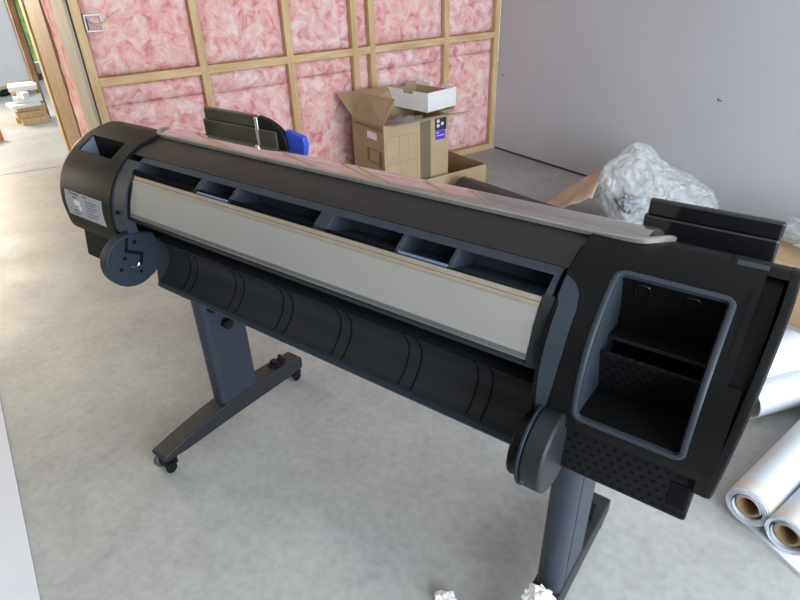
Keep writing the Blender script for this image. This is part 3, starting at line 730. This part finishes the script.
# ------------------------------------------------------------------ boxes in the corner
t = thing('cardboard_carton', W(-1.25, -.46), 'tall open cardboard carton with raised flaps and a navy label by the pink wall', 'box')
s0, s1, n0, n1, H0, H1 = -1.515, -1.00, -.615, -.235, .004, .55; T = .004
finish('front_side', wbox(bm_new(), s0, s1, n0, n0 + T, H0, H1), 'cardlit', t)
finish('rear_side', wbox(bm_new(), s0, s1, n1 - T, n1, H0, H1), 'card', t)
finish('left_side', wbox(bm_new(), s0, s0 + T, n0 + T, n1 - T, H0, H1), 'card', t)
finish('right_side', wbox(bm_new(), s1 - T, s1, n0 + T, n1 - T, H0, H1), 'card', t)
finish('bottom', wbox(bm_new(), s0 + T, s1 - T, n0 + T, n1 - T, H0, H0 + T), 'cardin', t)
def flap(name, a, b_, c, d, m='card', th=.004):
    a, b_, c, d = map(Vector, (a, b_, c, d)); nn = (b_ - a).cross(d - a).normalized() * th
    return finish(name, box_pts(bm_new(), [a, b_, c, d, a + nn, b_ + nn, c + nn, d + nn]), m, t)
flap('flap', W(s0, n0 + .01, H1), W(s0, n1 - .02, H1), W(-1.465, -.325, .70), W(-1.425, -.615, .700), 'card')
flap('flap', W(s0, n1, H1), W(s1, n1, H1), W(-1.10, -.17, .685), W(-1.52, -.06, .660), 'cardin')
flap('flap', W(s0 + .02, n0, H1), W(s1, n0, H1), W(-.86, n0 - .045, H1 + .002), W(s0 + .06, n0 - .05, H1 + .002), 'cardlit')
flap('flap', W(s1, n0 + .01, H1), W(s1, n1 - .01, H1), W(-.70, -.30, H1 + .008), W(-.83, -.47, H1 - .01), 'cardlit')
# dark printed band, labels
finish('printed_band', wbox(bm_new(), -1.235, -1.15, n0 - .0008, n0, .03, .545), 'carddark', t)
finish('navy_label', wbox(bm_new(), -1.115, -1.02, n0 - .0012, n0, .455, .545), 'navy', t)
b = bm_new()
for s, z in ((-1.10, .525), (-1.10, .495), (-1.065, .505)): wbox(b, s, s + .022, n0 - .002, n0 - .0012, z - .02, z)
finish('label_icon', b, 'pale', t)
finish('purple_label', wbox(bm_new(), -1.11, -1.03, n0 - .0015, n0, .395, .452), 'purple', t)
b = wbox(bm_new(), -1.10, -1.085, n0 - .002, n0 - .0015, .435, .445); wbox(b, -1.10, -1.04, n0 - .002, n0 - .0015, .418, .424); finish('label_print', b, 'pale', t)
line = mat('carton_line_print', (.34, .25, .14), .8); b = bm_new()
for (a0, a1, z0, z1) in ((-1.50, -1.26, .47, .474), (-1.50, -1.26, .30, .304), (-1.50, -1.26, .12, .124), (-1.50, -1.497, .12, .47), (-1.40, -1.397, .12, .474), (-1.262, -1.258, .12, .474), (-1.33, -1.327, .30, .474), (-1.46, -1.43, .33, .333), (-1.46, -1.43, .44, .443), (-1.385, -1.34, .44, .443), (-1.385, -1.34, .34, .343), (-1.32, -1.27, .38, .383), (-1.385, -1.27, .22, .223)):
    wbox(b, a0, a1, n0 - .0008, n0, z0, z1)
finish('line_drawing', b, line, t)
b = wbox(bm_new(), s0 - .0015, s0, -.53, -.42, .445, .49); finish('white_label', b, 'white', t)
b = wbox(bm_new(), s0 - .0015, s0, -.44, -.41, .30, .38); wbox(b, s0 - .0015, s0, -.535, -.43, .375, .38); wbox(b, s0 - .0015, s0, -.535, -.43, .29, .30); wbox(b, s0 - .0015, s0, -.59, -.55, .27, .38); finish('dark_print', b, 'carddark', t)
b = wbox(bm_new(), s0 - .0015, s0, n0 + .02, n1 - .02, .51, .52); wbox(b, s0 - .0015, s0, n0 + .03, n1 - .06, .525, .53); finish('dark_print', b, 'carddark', t)

# crumpled film inside the carton
def crumple(center, rx, ry, rz, amp, fr, sub=4, seed=0, axes=None, flatz=None):
    bb = bm_new(); bmesh.ops.create_icosphere(bb, subdivisions=sub, radius=1); A = axes or (Vector((1, 0, 0)), Vector((0, 1, 0)))
    for vv in bb.verts:
        p = vv.co.copy(); q = p * fr + Vector((seed, seed * 2.3, seed * .7))
        k = 1 + amp * noise.turbulence(q, 4, True) - amp * .5 + amp * .6 * noise.noise(q * .5)
        c = Vector(center) + A[0] * p.x * rx * k + A[1] * p.y * ry * k + Vector((0, 0, p.z * rz * k))
        if flatz is not None and c.z < flatz: c.z = flatz + .004 * (noise.noise(q * 2) + 1)
        vv.co = c
    return bb
o = finish('packing_film', crumple(W(-1.27, -.46, .46), .22, .13, .075, .35, 2.2, 4, 3, (D, N)), plastic_film('grey_film', (.62, .63, .66), .9), base=W(-1.27, -.46, .40), smooth=True, ang=180)
tag(o, 'crumpled grey plastic film poking out of the tall carton', 'packaging')

WROOM = W
t = thing('white_tray', W(-.97, -.36, .556), 'small white open card tray sitting on top of the tall carton', 'box')
a0, a1, m0, m1, z0, z1 = -1.115, -.825, -.535, -.155, .556, .680
def W(s, n, z=0.0, W0=WROOM):
    ca, sa = math.cos(.17), math.sin(.17); u, v = s + 1.115, n + .535
    return W0(-1.115 + u * ca - v * sa, -.535 + u * sa + v * ca, z)
finish('bottom', wbox(bm_new(), a0, a1, m0, m1, z0, z0 + .003), 'cardin', t)
def wall_notch(p0, p1, notch, m='white'):
    p0, p1 = Vector(p0), Vector(p1); d = p1 - p0; L = d.length; d.normalize(); k = Vector((-d.y, d.x, 0)) * .004
    u0, u1 = notch; pts = [(0, 0), (L, 0), (L, z1 - z0)] + ([(u1 * L, z1 - z0), (u1 * L - .008, z1 - z0 - .022), (u0 * L + .008, z1 - z0 - .022), (u0 * L, z1 - z0)] if u1 > u0 else []) + [(0, z1 - z0)]
    a = [p0 + d * u + Vector((0, 0, w)) for u, w in pts]
    return finish('side', loft(bm_new(), [a, [q + k for q in a]]), m, t)
wall_notch(W(a0, m0, z0), W(a1, m0, z0), (0, 0)); wall_notch(W(a1, m0, z0), W(a1, m1, z0), (.35, .65))
wall_notch(W(a1, m1, z0), W(a0, m1, z0), (.36, .64), 'cardlit'); wall_notch(W(a0, m1, z0), W(a0, m0, z0), (.38, .66))
b = wbox(bm_new(), a0 + .005, a1 - .005, m1 - .0065, m1 - .0045, z0 + .004, z1 - .024); finish('lining', b, 'cardlit', t)
b = wbox(bm_new(), a1 - .0065, a1 - .0045, m0 + .005, m1 - .008, z0 + .004, z1 - .024); finish('lining', b, 'cardlit', t)

W = WROOM

t = thing('shallow_carton', W(-1.1, -.42), 'low wide cardboard carton on the floor holding the tall carton', 'box')
s0, s1, n0, n1, z1 = -1.60, -.70, -.675, -.16, .165
finish('bottom', wbox(bm_new(), s0, s1, n0, n1, 0, .0035), 'cardin', t)
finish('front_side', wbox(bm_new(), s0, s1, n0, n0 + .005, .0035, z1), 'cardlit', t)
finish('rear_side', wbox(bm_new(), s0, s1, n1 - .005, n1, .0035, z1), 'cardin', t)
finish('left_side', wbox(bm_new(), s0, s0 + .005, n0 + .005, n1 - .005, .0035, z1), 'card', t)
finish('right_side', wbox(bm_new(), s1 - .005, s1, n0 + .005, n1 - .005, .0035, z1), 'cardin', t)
flap('corner_tab', W(s1, n0, z1 - .03), W(s1, n0 + .07, z1), W(s1 + .03, n0 + .05, z1 - .015), W(s1 + .028, n0 + .01, z1 - .04), 'card', .003)

# dark tube on the floor
ta, tb = Vector((-1.885, 3.262, .086)), Vector((-.72, 2.955, .086))
t = thing('dark_tube', ((ta + tb) / 2 - Vector((0, 0, .086))), 'thick dark brown tube lying on the floor behind the printer', 'tube')
finish('tube_wall', pipe(bm_new(), ta, tb, .086, .072), 'tube', t, smooth=True, ang=40)
dd = (tb - ta).normalized(); b = bm_new(); tube(b, [ta + dd * .02, ta + dd * .06], .0867, 40, cap=False)
a_, b2 = frame_of(dd); bb = bm_new()
pts = [[ta + dd * u + (a_ * math.cos(w) + b2 * math.sin(w)) * .0868 for w in [R_(95 + 5 * k) for k in range(9)]] for u in (.012, .05)]
b.free(); vs = [[bb.verts.new(p) for p in r] for r in pts]
for i in range(8): bb.faces.new((vs[0][i], vs[0][i + 1], vs[1][i + 1], vs[1][i]))
finish('tape', bb, 'tape', t)

# plastic bag with kraft paper
bagc = Vector((-.74, 3.46, .19))
bb = bm_new(); bmesh.ops.create_icosphere(bb, subdivisions=6, radius=1)
for vv in bb.verts:
    p = vv.co.copy(); q = p * 2.4 + Vector((5, 1, 2))
    ca = noise.voronoi(p * 1.7 + Vector((3, 7, 1)))[0]; k = 1 + .24 * (ca[0] - .35) + .10 * noise.noise(p * 1.3) + .07 * (noise.turbulence(q * 1.3, 5, True) - .5)
    k *= 1 - .06 * abs(noise.noise(p * 5.5 + Vector((2, 8, 4)))) * 2; peak = math.exp(-((p.x + .45) ** 2) / .16) * max(0, p.z) * .55
    c = bagc + Vector((1, .05, 0)) * p.x * (.30 if p.x < 0 else .38) * k + Vector((0, 1, 0)) * p.y * .22 * k + Vector((0, 0, p.z * .21 * (k + peak) * (1 - .45 * max(0, p.x))))
    if c.z < .004: c.z = .004 + .002 * (noise.noise(q * 3) + 1)
    vv.co = c
tag(finish('plastic_bag', bb, 'film', base=(-.80, 3.50, 0), smooth=True, ang=180), 'big crumpled clear plastic bag on the floor by the grey wall', 'bag')
o = finish('plastic_scrap', crumple((-.79, 3.235, .215), .065, .03, .055, .9, 2.6, 4, 8), mat('grey_plastic_print', (.20, .22, .26), .4, col2=(.45, .48, .52), nscale=9), base=(-.79, 3.235, .17), smooth=True, ang=180)
tag(o, 'dark grey wrapper crumpled inside the clear plastic bag', 'wrapper')
bb = bm_new(); g = []
for i in range(26):
    row = []
    for j in range(18):
        u, w = i / 25, j / 17
        x = -1.36 + .36 * u; y = 3.24 + .36 * w
        z = .012 + .36 * (u ** .8) * (1 - abs(w - .45) * 1.1) + .03 * noise.fractal(Vector((x * 5, y * 5, 1)), 1, 2, 4)
        row.append(bb.verts.new((x, y, max(z, .003))))
    g.append(row)
for i in range(25):
    for j in range(17): bb.faces.new((g[i][j], g[i + 1][j], g[i + 1][j + 1], g[i][j + 1]))
o = finish('kraft_paper', bb, 'kraft', base=(-1.1, 3.38, 0), smooth=True, ang=40)
md = o.modifiers.new('thick', 'SOLIDIFY'); md.thickness = .0015
tag(o, 'crumpled brown kraft paper beside the clear plastic bag', 'paper')

# carton at the right edge with film on top
t = thing('taped_carton', W(-.55, -2.95), 'tan cardboard carton with clear film on top, right of the rear housing', 'box')
s0, s1, n0, n1 = -.86, -.40, -3.35, -2.62
finish('body', wbox(bm_new(), s0, s1, n0, n1, 0, .27), 'cardlit', t, bevel=.003)
flap('flap', W(s0, n0, .2705), W(s1, n0, .2705), W(s1, (n0 + n1) / 2 - .002, .2705), W(s0, (n0 + n1) / 2 - .002, .2705), 'card', .003)
flap('flap', W(s0, (n0 + n1) / 2 + .002, .2705), W(s1, (n0 + n1) / 2 + .002, .2705), W(s1, n1, .2705), W(s0, n1, .2705), 'card', .003)
o = finish('clear_film_wrap', crumple(W(-.58, -2.92, .335), .20, .30, .055, .5, 2.8, 5, 11, (D, N), .2745), 'film2', base=W(-.58, -2.92, .275), smooth=True, ang=180)
tag(o, 'thin clear film heaped on the tan carton at right', 'packaging')

# ------------------------------------------------------------------ paper rolls on the floor at right
def paper_roll(p0, p1, ro, ri, label, ragged=False, band=True):
    p0, p1 = Vector(p0), Vector(p1); base = (p0 + p1) / 2 - Vector((0, 0, ro)); d = (p1 - p0).normalized()
    t = thing('paper_roll', base, label, 'paper roll', 'paper rolls on the floor')
    pf = finish('paper', pipe(bm_new(), p0, p1, ro, ro * .72 if not ragged else ro * .80), 'paper', t, smooth=True, ang=40)
    if band:
        b = tube(bm_new(), [p0 + d * .004, p0 + d * (.05 if not ragged else .07)], ro + .0006, 40, cap=False); finish('yellowed_end', b, 'paperedge', t, smooth=True)
    a, b_ = frame_of(d); bb = bm_new(); prev = None; turns = 4; n = 36 * turns    # visible spiral of sheet edges
    for k in range(n + 1):
        an = 2 * math.pi * k / 36; r = ri + .002 + (ro * .97 - ri) * k / n; jit = (.006 * noise.noise(Vector((an, 1, ro * 90)))) if ragged else 0.0012 * math.sin(an * 3)
        e = p0 + (a * math.cos(an) + b_ * math.sin(an)) * r - d * (.002 + jit + (.004 * (1 - k / n) if not ragged else 0)); q = p0 + (a * math.cos(an) + b_ * math.sin(an)) * r + d * .12
        cur = (bb.verts.new(e), bb.verts.new(q))
        if prev: bb.faces.new((prev[0], cur[0], cur[1], prev[1]))
        prev = cur
    finish('sheet_edges', bb, 'paper', t, smooth=True, ang=80)
    finish('core', pipe(bm_new(), p0 + d * .004, p1 - d * .004, ri, ri * .80), 'core', t, smooth=True, ang=40)
    return t
r1 = paper_roll((.1165, 1.466, .0715), (.448, 2.60, .0715), .060, .034, 'long white paper roll on the floor nearest the printer, with a smooth brown core end')
r2 = paper_roll((.218, 1.425, .068), (.58, 2.50, .068), .056, .034, 'white paper roll with a ragged torn end, at the right picture edge', True)
# raise the second onto the board: 1 cm board below
b = bm_new()
P = [(.113, 1.497), (.160, 1.395), (.56, 1.05), (.80, 1.60), (.42, 1.95)]
P = [(.118, 1.476), (.275, 1.372), (.60, 1.60), (.44, 1.72)]
lo_ = [Vector((x, y, .0)) for x, y in P]
board = finish('white_sheet', loft(bm_new(), [lo_, [p + Vector((0, 0, .010)) for p in lo_]]), 'paper', base=(.35, 1.55, 0))
tag(board, 'flat white board on the floor under the ragged paper roll', 'board')

# loose curled sheets behind
def curl(label, c0, ax, L, r0, r1, a0, a1, grow=0, base=None):
    c0 = Vector(c0); ax = Vector(ax).normalized(); up = Vector((0, 0, 1)); sd = ax.cross(up).normalized(); up = sd.cross(ax)
    bb = bm_new(); g = []
    for i in range(21):
        u = i / 20; row = []
        for k in range(41):
            an = R_(a0 + (a1 - a0) * k / 40); r = (r0 + (r1 - r0) * u) * (1 + grow * k / 40)
            p = c0 + ax * (L * u) + sd * math.cos(an) * r + up * math.sin(an) * r; p.z = max(p.z, .003); row.append(bb.verts.new(p))
        g.append(row)
    for i in range(20):
        for k in range(40): bb.faces.new((g[i][k], g[i + 1][k], g[i + 1][k + 1], g[i][k + 1]))
    o = finish('curled_sheet', bb, 'paper', base=(c0.x, c0.y, 0), smooth=True, ang=180)
    md = o.modifiers.new('t', 'SOLIDIFY'); md.thickness = .0008
    return tag(o, label, 'paper sheet', 'loose sheets on the floor')
curl('loosely curled white sheet on the floor, uppermost of the two by the printer end', (-.015, 2.10, .105), (.59, .80, 0), .24, .085, .10, -60, 200, .05)
curl('wide white sheet curving over the floor just behind the paper rolls', (.035, 1.965, .068), (.59, .80, 0), .34, .060, .066, -60, 205, .04)

# ------------------------------------------------------------------ foreground bits
bp = [(-2.60, .569), (-1.25, .130), (-1.60, -.95), (-2.95, -.51)]
lo_ = [Vector((x, y, 0)) for x, y in bp]
t = thing('plasterboard_sheet', (-2.1, -.2, 0), 'pale plasterboard sheet lying on the floor at the lower left', 'board')
finish('core', loft(bm_new(), [lo_, [p + Vector((0, 0, .0098)) for p in lo_]]), 'gypsum', t)
finish('face_paper', loft(bm_new(), [[p + Vector((0, 0, .0099)) for p in lo_], [p + Vector((0, 0, .0106)) for p in lo_]]), 'board', t)
for i, (c, rr, lb_) in enumerate((((-.455, .765, .020), .024, 'small crumpled white paper scrap at the bottom edge, left of the other'), ((-.238, .820, .1535), .030, 'crumpled white paper ball resting on the right foot of the printer'))):
    o = finish('crumpled_paper', crumple(c, rr * 1.2, rr, rr * .9, .5, 1.8, 4, 20 + i * 4, None, (.003, .1215)[i]), 'white', base=(c[0], c[1], (0, .1205)[i]), smooth=True, ang=25)
    tag(o, lb_, 'paper', 'crumpled paper on the floor')

# ------------------------------------------------------------------ light
w = bpy.data.worlds.new('sky'); scene.world = w; w.use_nodes = True
nt = w.node_tree; bg = nt.nodes['Background']
bg.inputs['Color'].default_value = (.70, .84, 1.0, 1); bg.inputs['Strength'].default_value = 1.5
def area(name, loc, target, sx, sy, power, col):
    L = bpy.data.lights.new(name, 'AREA'); L.shape = 'RECTANGLE'; L.size = sx; L.size_y = sy; L.energy = power; L.color = col
    o = bpy.data.objects.new(name, L); C.objects.link(o); o.location = loc
    o.rotation_euler = (Vector(target) - Vector(loc)).to_track_quat('-Z', 'Y').to_euler(); return o
area('side_door_daylight', W(-6.3, 2.9, 1.25), (-1.5, 1.2, .1), 1.0, 1.6, 52, (1.0, .82, .56))
area('added_far_fill', W(-4.4, 5.0, 1.6), W(-3.9, -1.2, 0), 1.2, 1.2, 190, (1.0, .88, .68))  # added fill lamp to warm the left floor, no known window there
area('garage_door_daylight', W(-2.6, -5.9, 1.45), W(-2.2, 0, .5), 3.6, 1.9, 230, (.84, .92, 1.0))

scene.view_settings.view_transform = 'Standard'; scene.view_settings.look = 'None'
scene.view_settings.gamma = 1; scene.view_settings.exposure = 0.02; scene.view_settings.use_curve_mapping = False
